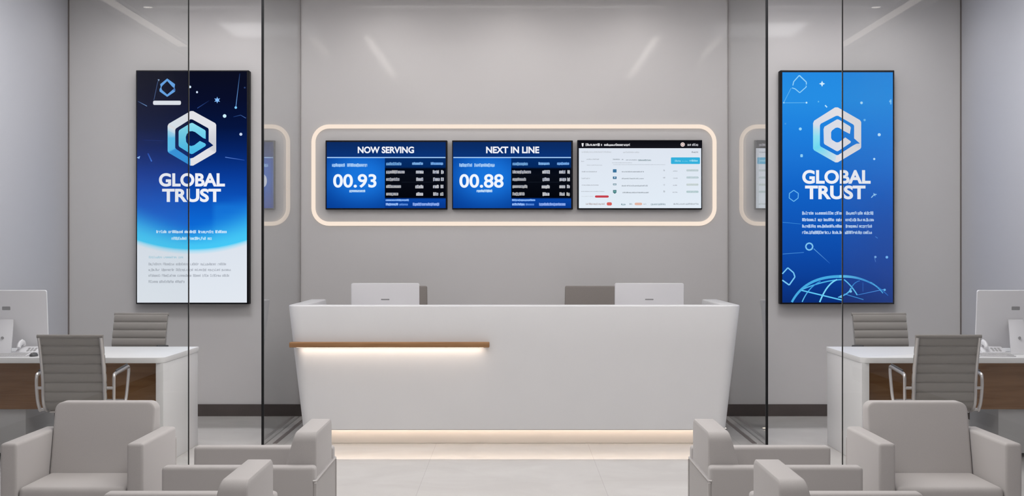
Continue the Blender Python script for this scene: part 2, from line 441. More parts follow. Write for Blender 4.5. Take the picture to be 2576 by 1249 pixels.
# ------------------------------------------------------------------ pictures on screens
class Pic:
    """Flat coloured shapes on a display; coordinates are photo pixels measured at the display's depth."""
    def __init__(self, Y, origin):
        self.Y, self.o, self.v, self.f, self.c = Y, origin, [], [], []
    def pt(self, px, py, lift):
        x, z = XZ(px, py, self.Y)
        return (x - self.o[0], self.Y - lift - self.o[1], z - self.o[2])
    def poly(self, pts, cols, lift=0.002):
        i0 = len(self.v)
        self.v += [self.pt(x, y, lift) for x, y in pts]
        self.f.append(list(range(i0, i0 + len(pts))))
        self.c.append(cols if isinstance(cols, list) else [cols] * len(pts))
        return self
    def rect(self, x0, y0, x1, y1, top, bot=None, lift=0.002):
        b = bot or top
        return self.poly([(x0, y0), (x1, y0), (x1, y1), (x0, y1)], [top, top, b, b], lift)
    def rr(self, x0, y0, x1, y1, r, col, lift=0.002):
        return self.poly(rrect(x0, y0, x1, y1, min(r, abs(x1 - x0) / 2, abs(y1 - y0) / 2), 3), col, lift)
    def line(self, pts, w, col, lift=0.003, w1=None, col1=None):
        n = len(pts)
        for k in range(n - 1):
            (ax, ay), (bx, by) = pts[k], pts[k + 1]
            d = math.hypot(bx - ax, by - ay) or 1
            nx, ny = -(by - ay) / d, (bx - ax) / d
            f0, f1 = k / (n - 1), (k + 1) / (n - 1)
            wa = w + ((w1 if w1 is not None else w) - w) * f0; wb = w + ((w1 if w1 is not None else w) - w) * f1
            ca = tuple(p + (q - p) * f0 for p, q in zip(col, col1 or col)); cb = tuple(p + (q - p) * f1 for p, q in zip(col, col1 or col))
            self.poly([(ax + nx * wa / 2, ay + ny * wa / 2), (bx + nx * wb / 2, by + ny * wb / 2),
                       (bx - nx * wb / 2, by - ny * wb / 2), (ax - nx * wa / 2, ay - ny * wa / 2)], [ca, cb, cb, ca], lift)
        return self
    def dot(self, x, y, r, col, lift=0.003):
        return self.poly([(x + r * math.cos(2 * PI * k / 10), y + r * math.sin(2 * PI * k / 10)) for k in range(10)], col, lift)
    def ring(self, x, y, r, w, col, n=16, lift=0.003):
        return self.line([(x + r * math.cos(2 * PI * k / n), y + r * math.sin(2 * PI * k / n)) for k in range(n + 1)], w, col, lift)
    def star(self, x, y, r, col, n=5, lift=0.003):
        return self.poly([(x + (r if k % 2 == 0 else r * .45) * math.sin(PI * k / n), y - (r if k % 2 == 0 else r * .45) * math.cos(PI * k / n)) for k in range(2 * n)], col, lift)
    def grid(self, xs, ys_fn, rows, col_fn, lift=0.001):
        """Colour field: columns at xs, rows per column from ys_fn(x) = list of y; col_fn(x, y)."""
        for a, b in zip(xs, xs[1:]):
            ya, yb = ys_fn(a), ys_fn(b)
            for k in range(len(ya) - 1):
                q = [(a, ya[k]), (b, yb[k]), (b, yb[k + 1]), (a, ya[k + 1])]
                self.poly(q, [col_fn(*p) for p in q], lift)
        return self
    def scribble(self, x0, x1, y, h, col, seed, words=None, lift=0.003, strength=0.75):
        """A line of unreadable small print: rows of little blurred-looking strokes grouped into words."""
        rnd = random.Random(seed)
        x = x0
        spans = []
        if words:
            spans = words
        else:
            while x < x1:
                wlen = rnd.uniform(2.2, 6.5) * h
                spans.append((x, min(x + wlen, x1))); x += wlen + h * .55
        for a, b in spans:
            base = tuple(c for c in col)
            self.rect(a, y - h * .30, b, y + h * .36, tuple(c for c in base), None, lift) if strength >= 1 else None
            x = a
            while x < b - h * .1:
                gw = min(rnd.uniform(.38, .62) * h, b - x)
                st = h * .17
                top = y - h / 2 + (0 if rnd.random() < .35 else h * .22)
                bot = y + h / 2 - (0 if rnd.random() < .2 else h * .08)
                self.rect(x, top, x + st, bot, col, None, lift)
                k = rnd.random()
                if k < .7: self.rect(x, top, x + gw * .86, top + st, col, None, lift)
                if k > .3: self.rect(x, bot - st, x + gw * .86, bot, col, None, lift)
                if rnd.random() < .6: self.rect(x + gw * .86 - st, top + (st if rnd.random() < .5 else 0), x + gw * .86, bot, col, None, lift)
                if rnd.random() < .5: self.rect(x, (top + bot) / 2 - st / 2, x + gw * .8, (top + bot) / 2 + st / 2, col, None, lift)
                x += gw
        return self
    def text(self, body, x0, y0, x1, y1, col, weight=0.0, lift=0.003, spacing=1.0, col_fn=None):
        """Letters from Blender's built-in font, fitted to a box given by cap top, baseline, left and right."""
        cu = bpy.data.curves.new('t', 'FONT'); cu.body = body; cu.size = 1; cu.offset = weight
        cu.space_character = spacing; cu.fill_mode = 'FRONT'; cu.resolution_u = 6
        ob = bpy.data.objects.new('t', cu); COL.objects.link(ob)
        dg = bpy.context.evaluated_depsgraph_get(); dg.update()
        ev = ob.evaluated_get(dg); me = ev.to_mesh()
        vs = [v.co.copy() for v in me.vertices]; ps = [list(p.vertices) for p in me.polygons]
        ev.to_mesh_clear(); bpy.data.objects.remove(ob); bpy.data.curves.remove(cu)
        ax, bx = min(v.x for v in vs), max(v.x for v in vs); ay, by = min(v.y for v in vs), max(v.y for v in vs)
        i0 = len(self.v)
        P = [(x0 + (v.x - ax) / (bx - ax) * (x1 - x0), y1 - (v.y - ay) / (by - ay) * (y1 - y0)) for v in vs]
        self.v += [self.pt(x, y, lift) for x, y in P]
        for p in ps:
            self.f.append([i0 + k for k in p]); self.c.append([col_fn(*P[k]) if col_fn else col for k in p])
        return self
    def build(self, name, parent):
        me = bpy.data.meshes.new(name)
        me.from_pydata(self.v, [], self.f)
        at = me.color_attributes.new('picture', 'FLOAT_COLOR', 'CORNER')
        flat = []
        for cs in self.c:
            for c in cs: flat += [*lin([max(0, min(255, k)) for k in c]), 1.0]
        at.data.foreach_set('color', flat)
        me.materials.append(M['screen'])
        bm = bmesh.new(); bm.from_mesh(me)
        big = [f for f in bm.faces if len(f.verts) > 4]
        if big: bmesh.ops.triangulate(bm, faces=big)
        for f in bm.faces:                       # face the room
            f.normal_update()
            if f.normal.y > 0: f.normal_flip()
        bm.to_mesh(me); bm.free()
        o = bpy.data.objects.new(name, me); COL.objects.link(o); o.parent = parent
        return o

def mix(a, b, t):
    t = max(0, min(1, t)); return tuple(p + (q - p) * t for p, q in zip(a, b))
def ramp(stops, v):
    for (p0, c0), (p1, c1) in zip(stops, stops[1:]):
        if v <= p1: return mix(c0, c1, (v - p0) / (p1 - p0) if p1 > p0 else 0)
    return stops[-1][1]
def seq(a, b, n): return [a + (b - a) * i / n for i in range(n + 1)]
def sm(t): t = max(0, min(1, t)); return t * t * (3 - 2 * t)

def housing(t, x0, y0, x1, y1, Y, mat, bez=None):
    """Display body from the wall to its front face, with a recess-free front."""
    ax, az = XZ(x0, y1, Y); bx, bz = XZ(x1, y0, Y)
    o = t.location
    MB().box((ax - o[0], Y - o[1], az - o[2]), (bx - o[0], WALL_Y - .001 - o[1], bz - o[2]), .004, 2).build('housing', M[mat], t)

# --- dark blue poster, left
PY = 12.72
pc = XZ(483, 765, PY)
left_poster = thing('advertising_display', 'tall dark blue advertising display with white lower part, hung above the left office desk', 'display', (pc[0], PY, pc[1]))
housing(left_poster, 342, 177, 626, 766, PY, 'housing')
O = tuple(left_poster.location)
p = Pic(PY, O)
bg = [(180, (11, 14, 32)), (250, (8, 14, 42)), (320, (5, 20, 62)), (380, (6, 36, 104)), (440, (9, 58, 150)), (500, (12, 82, 186)), (560, (12, 104, 212))]
def curve(x): return 603 + 24 * (1 - ((x - 483) / 140.0) ** 2)
def bgc(x, y):
    c = ramp(bg, y)
    c = mix(c, (28, 132, 226), .55 * sm((x - 530) / 14) * sm((y - 505 - (x - 530) * -.1) / 18) if y > 500 else 0)
    d = curve(x) - y
    c = mix((70, 200, 246), c, sm((d - 2) / (62 + .25 * abs(x - 483))))
    return c
def rows(x): return [180, 215, 250, 285, 320, 350, 380, 410, 440, 470, 490, 505, 520, 535, 550] + seq(565, curve(x), 7)
p.grid(seq(345, 621, 40), rows, 0, bgc)
p.grid(seq(345, 621, 40), lambda x: [curve(x), curve(x) + 6, curve(x) + 14, 762], 0,
       lambda x, y: ramp([(0, (90, 208, 246)), (6, (176, 222, 243)), (14, (221, 228, 238)), (160, (226, 232, 240))], y - curve(x)))
def LP(x, y): return (330 + x / 4.626, 170 + y / 4.626)
g = p
g.line([LP(80, 395), LP(185, 450)], 1.6, (40, 62, 110), col1=(120, 160, 215))
g.line([LP(312, 160), LP(265, 380)], 1.4, (70, 95, 140)).poly([LP(308, 138), LP(332, 138), LP(322, 162)], (140, 165, 200))
g.line([LP(1265, 70), LP(1218, 465)], 1.6, (22, 40, 90), col1=(110, 165, 230)).dot(*LP(1218, 467), 3.2, (130, 205, 255))
g.line([LP(770, 475), LP(910, 385)], 1.6, (50, 80, 150), col1=(12, 24, 66))
g.line([LP(1190, 575), LP(1275, 555), LP(1335, 590)], 1.4, (24, 52, 110), col1=(80, 115, 180))
g.line([LP(1095, 1045), LP(1320, 1080)], 1.8, (90, 130, 210), col1=(30, 70, 160))
g.line([LP(130, 845), LP(390, 855)], 1.3, (20, 50, 120))
g.line([LP(195, 1000), LP(240, 1095)], 3.2, (28, 70, 165), col1=(60, 115, 210)).poly([LP(65, 1050), LP(105, 1030), LP(95, 1065)], (150, 190, 240))
g.rr(*LP(670, 213), *LP(698, 240), 2, (215, 235, 255)).rr(*LP(756, 275), *LP(778, 300), 2, (205, 222, 245))
g.star(*LP(1002, 380), 8.4, (135, 190, 252), 6).dot(*LP(1088, 565), 4.6, (205, 240, 255)).dot(*LP(1277, 778), 3.8, (200, 215, 240)).dot(*LP(1322, 235), 2.2, (45, 65, 110))
g.rr(*LP(255, 387), *LP(580, 436), 3.5, (228, 232, 240))
# little hexagon badge
bo = [(420, 128), (512, 195), (505, 235), (515, 255), (512, 280), (420, 342), (332, 280), (330, 255), (345, 228), (338, 195)]
bi = [(420, 158), (480, 225), (498, 238), (498, 243), (485, 258), (420, 315), (360, 262), (352, 238), (356, 226), (362, 214)]
for k in range(10):
    l = (k + 1) % 10
    g.poly([LP(*bo[k]), LP(*bo[l]), LP(*bi[l]), LP(*bi[k])], (104, 166, 232) if k not in (2, 3) else (70, 120, 190))

def logo(pic, F, outer, inner, rc, cpts, cc, lift=0.003):
    for k in range(len(outer)):
        l = (k + 1) % len(outer)
        a, b = rc[k]
        pic.poly([F(*outer[k]), F(*outer[l]), F(*inner[l]), F(*inner[k])], [a, b, b, a], lift)
    pic.poly([F(*q) for q in cpts], [cc(*q) for q in cpts], lift)
WH, W2 = (226, 226, 231), (205, 206, 214)
outer = [(692, 508), (722, 508), (978, 648), (990, 668), (990, 860), (990, 905), (990, 978), (978, 995), (722, 1143), (690, 1143), (438, 995), (425, 975), (425, 820), (425, 730), (425, 680), (438, 655)]
inner = [(692, 602), (716, 606), (895, 706), (903, 722), (903, 862), (957, 907), (925, 926), (880, 952), (722, 1052), (690, 1060), (525, 950), (513, 935), (513, 820), (513, 775), (513, 725), (525, 708)]
CYN, DCY = (92, 192, 240), (52, 150, 222)
rc = [(WH, WH), (WH, WH), (WH, WH), (WH, W2), (W2, W2), (W2, W2), (W2, WH), (WH, WH), (WH, WH), (DCY, DCY), (DCY, CYN), (CYN, (96, 196, 240)), ((96, 196, 240), (170, 216, 240)), ((190, 222, 240), (226, 234, 240)), (WH, WH), ((222, 232, 240), WH)]
cp = [(868, 832), (838, 822), (745, 752), (712, 741), (680, 744), (648, 775), (636, 810), (640, 865), (668, 905), (700, 915), (735, 905), (800, 856), (860, 884), (872, 900), (862, 918), (722, 1004), (705, 1009), (690, 1004), (562, 925), (553, 910), (553, 745), (562, 728), (690, 650), (708, 645), (724, 650), (858, 728), (868, 742)]
q = Pic(PY, O)
logo(q, LP, outer, inner, rc, cp, lambda x, y: mix((142, 222, 238), (72, 186, 232), (y - 645) / 330))
LOGO_L = q
HEAD_L = Pic(PY, O).text('GLOBAL', 400, 436, 566, 470, (238, 240, 248), .036).text('TRUST', 408, 475, 556, 509, (238, 240, 248), .036)
t_ = p
def LQ(x, y): return (330 + x / 3.469, 420 + y / 3.469)
t_.scribble(*[LQ(220, 0)[0], LQ(835, 0)[0]], LQ(0, 568)[1], 8, (205, 232, 252), 3)
t_.scribble(*[LQ(352, 0)[0], LQ(705, 0)[0]], LQ(0, 626)[1], 8, (196, 232, 252), 5)
t_.scribble(*[LQ(155, 0)[0], LQ(455, 0)[0]], LQ(0, 790)[1], 6, (172, 208, 224), 6)
for k, (yy, xe) in enumerate(((850, 830), (900, 872), (950, 858), (1003, 468))):
    t_.scribble(*[LQ(152, 0)[0], LQ(xe, 0)[0]], LQ(0, yy)[1], 7, (176, 182, 192), 10 + k)
ls = p.build('screen', left_poster)
LOGO_L.build('logo', ls)
HEAD_L.build('lettering', ls)

# --- bright blue poster, right
rcx = XZ(2105, 765, PY)
right_poster = thing('advertising_display', 'tall bright blue advertising display with glowing globe arcs, hung above the right office desk', 'display', (rcx[0], PY, rcx[1]))
housing(right_poster, 1963, 177, 2250, 766, PY, 'housing')
O = tuple(right_poster.location)
p = Pic(PY, O)
bg2 = [(180, (36, 138, 226)), (250, (38, 142, 228)), (330, (30, 128, 222)), (400, (28, 116, 212)), (480, (18, 98, 198)), (560, (16, 86, 184)), (640, (14, 74, 168)), (700, (12, 62, 150)), (762, (10, 44, 116))]
p.grid(seq(1968, 2246, 10), lambda x: seq(182, 762, 24), 0, lambda x, y: mix(ramp(bg2, y), (22, 66, 150), .35 * sm((x - 2120) / 120) * sm((y - 420) / 200)))
def RP(x, y): return (1950 + x / 4.626, 170 + y / 4.626)
def RQ(x, y): return (1950 + x / 3.469, 420 + y / 3.469)
LC = (150, 212, 250); LB = (96, 180, 240)
g = p
g.line([RP(205, 210), RP(215, 165), RP(280, 92)], 2.2, LC, w1=2.6).line([RP(280, 92), RP(362, 170), RP(362, 200)], 3.0, LC, w1=2.2)
g.line([RP(195, 238), RP(230, 248), RP(285, 294)], 2.2, LC).line([RP(285, 294), RP(362, 226), RP(358, 212)], 2.2, LC)
g.line([RP(185, 240), RP(100, 408)], 1.6, LB).line([RP(88, 412), RP(350, 410)], 1.6, LB).dot(*RP(364, 410), 2.4, (190, 232, 255)).dot(*RP(100, 410), 2, LC)
g.star(*RP(545, 190), 7.5, (205, 236, 255), 4).dot(*RP(503, 398), 2.0, (100, 185, 240)).line([RP(580, 440), RP(603, 464)], 3.0, (190, 230, 255))
for x, y, r, c in ((1004, 412, 3.4, (170, 220, 250)), (1040, 612, 3, (110, 185, 240)), (1210, 783, 4, (190, 228, 255)), (1152, 1066, 2.8, (190, 230, 255)), (292, 716, 3.8, (150, 214, 250)), (118, 655, 2.2, (70, 150, 225)), (1340, 395, 3.0, (140, 205, 250))):
    g.dot(*RP(x, y), r, c)
g.rr(*RP(292, 1010), *RP(322, 1045), 2, (140, 205, 245)).line([RP(1345, 370), RP(1345, 430)], 3, (120, 190, 245))
def hexring(cx, cy, rx, ry, wd, col):
    pts = [(cx, cy - ry), (cx + rx, cy - ry * .45), (cx + rx * .95, cy + ry * .4), (cx, cy + ry), (cx - rx, cy + ry * .4), (cx - rx * .95, cy - ry * .45), (cx, cy - ry)]
    g.line(pts, wd, col)
hexring(*RQ(162, 254), 11.5, 14, 2.0, (110, 190, 245))
g.ring(*RQ(297, 697), 9, 3.6, (126, 196, 240), 8)
g.line([RQ(335, 715), RQ(478, 845)], 1.6, (100, 170, 232), col1=(24, 84, 180)).line([RQ(65, 762), RQ(250, 748)], 1.4, (70, 140, 215)).line([RQ(65, 485), RQ(225, 500)], 1.4, (60, 140, 220), w1=1.0)
g.line([RQ(62, 935), RQ(110, 882), RQ(160, 925), RQ(172, 962), RQ(122, 1033), RQ(62, 990)], 3.0, (120, 200, 245), w1=3.4)
g.line([RQ(838, 270), RQ(866, 240), RQ(884, 242)], 2.2, (150, 205, 245)).line([RQ(858, 230), RQ(872, 256)], 1.8, (150, 205, 245))
g.dot(*RQ(874, 788), 3, (120, 170, 225)).dot(*RQ(974, 790), 3.4, (120, 185, 240)).line([RQ(874, 610), RQ(895, 625)], 1.6, (80, 140, 215)).line([RQ(866, 790), RQ(876, 832)], 1.6, (70, 120, 195))
def bez(a, b, c, n=14):
    return [((1 - t) ** 2 * a[0] + 2 * t * (1 - t) * b[0] + t * t * c[0], (1 - t) ** 2 * a[1] + 2 * t * (1 - t) * b[1] + t * t * c[1]) for t in [i / n for i in range(n + 1)]]
GC = (96, 196, 240)
g.line([RQ(*k) for k in bez((145, 1182), (260, 960), (560, 958), 18)], 5.5, (70, 170, 225), w1=7)
g.line([RQ(*k) for k in bez((560, 958), (800, 945), (985, 1125), 18)], 7, GC, w1=2.0, col1=(30, 100, 190))
g.line([RQ(*k) for k in bez((215, 1080), (420, 990), (585, 985))], 3.0, (80, 180, 232))
g.line([RQ(*k) for k in bez((235, 1180), (290, 1050), (395, 1000))], 2.6, GC, col1=(50, 140, 215))
g.line([RQ(*k) for k in bez((388, 1182), (450, 1020), (540, 985))], 3.6, (120, 214, 248))
g.line([RQ(225, 1078), RQ(585, 1165)], 3.2, (96, 200, 245))
g.line([RQ(*k) for k in bez((600, 985), (670, 1040), (715, 1120))], 3.0, (96, 190, 240))
g.line([RQ(*k) for k in bez((550, 1140), (650, 1110), (660, 1060))], 2.6, (90, 186, 240), w1=4)
g.line([RQ(*k) for k in bez((655, 1095), (670, 1010), (740, 995))], 2.4, (70, 160, 220), col1=(40, 110, 195))
g.line([RQ(*k) for k in bez((830, 1010), (890, 1040), (940, 1105))], 4.0, (80, 176, 232), w1=2)
g.line([RQ(600, 1110), RQ(770, 1160)], 2.0, (60, 140, 210)).line([RQ(715, 1120), RQ(950, 1070)], 1.8, (50, 120, 200), col1=(80, 150, 225)).line([RQ(765, 1010), RQ(765, 1090)], 1.4, (40, 100, 185))
g.dot(*RQ(955, 1075), 3, (100, 180, 235)).dot(*RQ(658, 1088), 3.4, (130, 210, 245)).poly([RQ(545, 1140), RQ(580, 1120), RQ(582, 1145)], (130, 215, 248))
q = Pic(PY, O)
outer = [(696, 465), (728, 465), (985, 612), (1000, 635), (1000, 830), (1000, 885), (1000, 930), (988, 950), (728, 1105), (698, 1105), (452, 965), (440, 945), (440, 800), (440, 720), (440, 650), (452, 620)]
inner = [(706, 564), (730, 562), (908, 664), (918, 680), (918, 826), (986, 886), (945, 888), (900, 912), (732, 1020), (712, 1020), (530, 922), (520, 905), (520, 800), (520, 740), (520, 675), (530, 655)]
A1, A2, A3 = (214, 220, 234), (140, 224, 242), (112, 216, 240)
W3 = (226, 223, 227)
rc = [(W3, W3)] * 4 + [(W3, (214, 214, 224))] * 2 + [((214, 214, 224), W3)] + [(W3, W3)] + [(W3, W3), ((200, 222, 236), A3), (A3, A3), (A3, A2), (A2, (176, 222, 238)), ((176, 222, 238), A1), (A1, A1), (A1, W3)]
cp = [(868, 774), (800, 740), (745, 704), (722, 699), (700, 704), (660, 735), (650, 755), (650, 820), (660, 842), (705, 870), (724, 873), (745, 868), (815, 815), (880, 860), (876, 878), (738, 970), (722, 976), (706, 970), (575, 895), (566, 880), (562, 720), (572, 690), (705, 612), (722, 603), (745, 610), (870, 685), (880, 702)]
logo(q, RP, outer, inner, rc, cp, lambda x, y: mix((212, 218, 232), (226, 224, 228), (x - 560) / 300))
LOGO_R = q
HEAD_R = Pic(PY, O).text('GLOBAL', 2018, 428, 2190, 463, (238, 240, 248), .036).text('TRUST', 2025, 467, 2177, 502, (238, 240, 248), .036)
t_ = p
for k, (yy, ws) in enumerate(((405, ((235, 335), (348, 510), (520, 585), (618, 712), (722, 765), (775, 858))), (463, ((235, 360), (372, 412), (422, 515), (530, 585), (612, 705), (716, 758), (766, 862))),
                              (519, ((235, 355), (366, 585), (615, 722), (732, 845))), (574, ((235, 485), (498, 585), (608, 758), (768, 845))))):
    t_.scribble(0, 0, RQ(0, yy)[1], 8.5, (186, 210, 242), 30 + k, [(RQ(a, 0)[0], RQ(b, 0)[0]) for a, b in ws])
rs = p.build('screen', right_poster)
LOGO_R.build('logo', rs)
HEAD_R.build('lettering', rs)

# --- the three wall screens
SY = 12.77
def wall_screen(x0, y0, x1, y1, label):
    c = XZ((x0 + x1) / 2, y1, SY)
    t = thing('wall_screen', label, 'screen', (c[0], SY, c[1]), 0, 'screens inside the light line')
    housing(t, x0, y0, x1, y1, SY, 'housing')
    return t
def queue_screen(dx, sx, title, tx0, tx1, num, nx0, nx1, label, seed):
    """dx: left edge of the crop the measures come from; sx: shift of the right half."""
    F = lambda x, y: (dx + x / 6.244, 340 + y / 6.244)
    t = wall_screen(dx + 55 / 6.244 + sx[0], 353.5, dx + 1968 / 6.244 + sx[1], 527.5, label)
    O = tuple(t.location)
    p = Pic(SY, O)
    L, R = F(74 + sx[2], 0)[0], F(1943 + sx[3], 0)[0]
    mid = F(988 + sx[2], 0)[0]
    T, Hd, B = F(0, 110)[1], F(0, 355)[1], F(0, 1150)[1]
    p.grid(seq(L, R, 6), lambda x: seq(T, Hd, 3), 0, lambda x, y: mix((11, 42, 96), (10, 52, 122), (y - T) / (Hd - T)))
    def blue(x, y):
        u, v = (x - L) / (mid - L), (y - Hd) / (B - Hd)
        k = sm(1.15 - math.hypot((u - .6) / .85, (v - .38) / .72))
        return mix((6, 62, 150), (24, 116, 220), k)
    p.grid(seq(L, mid, 12), lambda x: seq(Hd, B, 12), 0, blue)
    y1, y2, y3 = F(0, 500)[1], F(0, 530)[1], F(0, 985)[1]
    p.rect(mid, Hd, R, y1, (4, 44, 104), (3, 40, 96), .001).rect(mid, y1, R, y2, (3, 40, 96), (3, 10, 26), .001)
    p.rect(mid, y2, R, F(0, 640)[1], (3, 8, 20), (9, 13, 24), .001).rect(mid, F(0, 640)[1], R, y3, (8, 12, 22), (3, 5, 12), .001)
    p.rect(mid, y3, R, F(0, 1010)[1], (3, 5, 12), (8, 66, 160), .001).rect(mid, F(0, 1010)[1], R, B, (8, 68, 164), (6, 54, 138), .001)
    p.rect(F(1250 + sx[2], 0)[0], F(0, 738)[1], F(1760 + sx[2], 0)[0], F(0, 744)[1], (26, 32, 44), None, .0015)
    g = p
    g.rect(F(80 + sx[2], 0)[0], F(0, 346)[1], F(1940 + sx[3], 0)[0], F(0, 362)[1], (168, 208, 250))
    tt = p
    head = Pic(SY, O).text(title, *F(tx0, 182), *F(tx1, 287), (240, 242, 250), .035)
    figs = Pic(SY, O).text(num, *F(nx0, 614), *F(nx1, 830), (240, 246, 255), .022)
    sh = sx[2]
    for k, (a, b, y, h, c) in enumerate((
            (158, 362, 475, 56, (160, 200, 246)), (395, 715, 475, 56, (166, 204, 248)), (430, 680, 880, 44, (196, 224, 252)),
            (1008, 1250, 455, 52, (112, 160, 206)), (1416, 1588, 450, 46, (130, 178, 226)), (1708, 1900, 450, 46, (120, 170, 226)),
            (1008, 1300, 582, 54, (176, 176, 180)), (1008, 1220, 698, 54, (170, 170, 172)), (1008, 1243, 810, 54, (176, 176, 176)), (1008, 1200, 928, 54, (176, 174, 172)),
            (1476, 1592, 582, 58, (196, 198, 202)), (1480, 1592, 698, 58, (186, 188, 194)), (1466, 1594, 814, 58, (196, 196, 198)), (1480, 1590, 930, 58, (198, 198, 200)),
            (1740, 1838, 582, 58, (188, 190, 196)), (1746, 1852, 698, 58, (186, 188, 194)), (1744, 1838, 812, 58, (196, 196, 198)), (1746, 1830, 930, 58, (186, 186, 188)),
            (1870, 1910, 582, 58, (196, 198, 202)), (1868, 1910, 698, 58, (196, 198, 202)), (1862, 1910, 812, 58, (190, 190, 194)), (1856, 1910, 930, 58, (186, 186, 180)),
            (1000, 1366, 1024, 34, (138, 182, 246)), (1002, 1200, 1090, 42, (150, 186, 246)), (1214, 1350, 1092, 36, (92, 138, 216)), (1426, 1842, 1090, 50, (142, 170, 236)))):
        off = sh if a > 900 else 0
        yy = F(0, y)[1]; hh = h / 6.244
        A, Bx = F(a + off, 0)[0], F(b + off, 0)[0]
        dim = mix(c, (20, 40, 90) if a > 900 and 500 < y < 960 else (16, 80, 176), .35)
        tt.rr(A, yy - hh * .40, Bx, yy + hh * .42, 1.5, dim, .0025)
        tt.scribble(0, 0, yy, hh, c, seed + k, [(A, Bx)], .0035)
    s = p.build('screen', t)
    head.build('headline_lettering', s)
    figs.build('number_lettering', s)
    return t
queue_screen(810, (0, 0, 0, 0), 'NOW SERVING', 562, 1446, '00.93', 176, 856, 'blue wall screen headed NOW SERVING, showing 00.93', 100)
queue_screen(1130, (-1.5, -4, -14, -28), 'NEXT IN LINE', 580, 1414, '00.88', 160, 854, 'blue wall screen headed NEXT IN LINE, showing 00.88', 200)
# white list screen
t = wall_screen(1452.5, 352.5, 1766.5, 527.5, 'white wall screen with dark top bar and small list of text')
O = tuple(t.location)
WF = lambda x, y: (1445 + x / 6.245, 340 + y / 6.245)
p = Pic(SY, O)
p.grid(seq(WF(70, 0)[0], WF(1992, 0)[0], 6), lambda x: seq(WF(0, 208)[1], WF(0, 1150)[1], 6), 0, lambda x, y: mix((222, 229, 240), (226, 236, 246), (y - 370) / 150))
p.rect(*WF(62, 92), *WF(2000, 208), (14, 14, 20), (22, 22, 30), .001)
g = p
g.rr(*WF(1516, 352), *WF(1972, 456), 2, (52, 176, 220))
g.rr(*WF(604, 538), *WF(662, 590), 1, (62, 116, 156)).rr(*WF(604, 652), *WF(662, 692), 1, (58, 104, 140)).rect(*WF(622, 655), *WF(645, 680), (150, 190, 214), None, .0035)
g.rr(*WF(606, 762), *WF(660, 790), 1, (104, 134, 150)).rect(*WF(614, 768), *WF(652, 784), (186, 204, 214), None, .0035)
g.poly([WF(606, 866), WF(660, 864), WF(660, 905), WF(634, 924), WF(606, 905)], (60, 112, 118)).rect(*WF(614, 875), *WF(652, 902), (100, 156, 156), None, .0035)
g.rr(*WF(322, 950), *WF(540, 985), 3, (198, 66, 78)).rr(*WF(508, 1058), *WF(588, 1108), 3, (214, 96, 92)).rr(*WF(946, 1064), *WF(1064, 1104), 3, (226, 182, 166))
g.poly([WF(112, 128), WF(146, 128), WF(140, 176), WF(128, 186), WF(118, 170)], (232, 232, 236))
g.dot(*WF(1700, 150), 5.6, (226, 214, 212)).ring(*WF(1700, 150), 3.2, 1.0, (170, 110, 100), 10, .0035)
for k in range(4):
    y = (556, 668, 780, 892)[k]
    g.rr(*WF(1758, y - 18), *WF(1948, y + 18), 2, ((202, 214, 218), (200, 214, 220), (208, 218, 218), (196, 214, 218))[k])
tt = p
for k, (a, b, y, h, c) in enumerate((
        (176, 400, 153, 42, (226, 226, 230)), (418, 436, 153, 40, (226, 226, 230)), (466, 872, 155, 40, (222, 222, 226)), (1776, 1834, 152, 40, (206, 206, 212)), (1848, 1946, 154, 40, (180, 180, 188)),
        (115, 580, 268, 26, (198, 204, 212)), (765, 1020, 272, 24, (196, 202, 210)), (1842, 1944, 270, 22, (120, 128, 138)),
        (190, 388, 382, 18, (178, 184, 192)), (105, 155, 414, 18, (190, 196, 204)), (195, 435, 474, 14, (186, 192, 200)),
        (605, 715, 382, 20, (150, 158, 166)), (742, 768, 384, 20, (140, 150, 158)), (808, 990, 392, 18, (158, 166, 176)), (1005, 1206, 396, 26, (140, 158, 166)),
        (590, 905, 438, 12, (186, 192, 200)), (610, 1430, 466, 10, (180, 186, 194)),
        (115, 352, 577, 18, (170, 176, 184)), (110, 250, 682, 20, (184, 190, 198)), (115, 378, 788, 18, (176, 182, 190)), (105, 475, 888, 14, (180, 186, 194)), (115, 300, 965, 14, (206, 212, 220)),
        (742, 1090, 577, 20, (150, 158, 166)), (742, 1090, 685, 18, (150, 158, 166)), (742, 1150, 798, 22, (150, 158, 166)), (755, 1166, 905, 20, (146, 154, 162)),
        (1398, 1422, 556, 26, (170, 176, 184)), (1394, 1426, 668, 28, (170, 176, 184)), (1396, 1424, 780, 28, (176, 182, 190)), (1398, 1428, 888, 30, (170, 176, 184)),
        (1548, 1624, 568, 18, (178, 186, 194)), (1552, 1622, 678, 22, (176, 182, 190)), (1548, 1614, 790, 22, (176, 182, 190)), (1540, 1620, 900, 20, (182, 188, 196)),
        (1762, 1944, 556, 26, (180, 196, 202)), (1760, 1952, 668, 26, (180, 198, 204)), (1760, 1950, 782, 24, (188, 200, 202)), (1760, 1950, 892, 28, (170, 194, 198)),
        (178, 480, 1084, 34, (190, 182, 184)), (735, 805, 1088, 34, (120, 150, 160)), (865, 905, 1084, 30, (150, 164, 174)), (1080, 1130, 1086, 24, (184, 194, 202)), (1200, 1430, 1088, 34, (160, 176, 186)), (1555, 1950, 1084, 30, (176, 184, 192)),
        (1575, 1672, 406, 30, (150, 214, 236)), (1690, 1780, 412, 14, (120, 204, 232)), (1806, 1938, 404, 32, (160, 220, 240)))):
    tt.scribble(0, 0, WF(0, y)[1], h / 6.245, c, 300 + k, [(WF(a, 0)[0], WF(b, 0)[0])], .004)
p.build('screen', t)

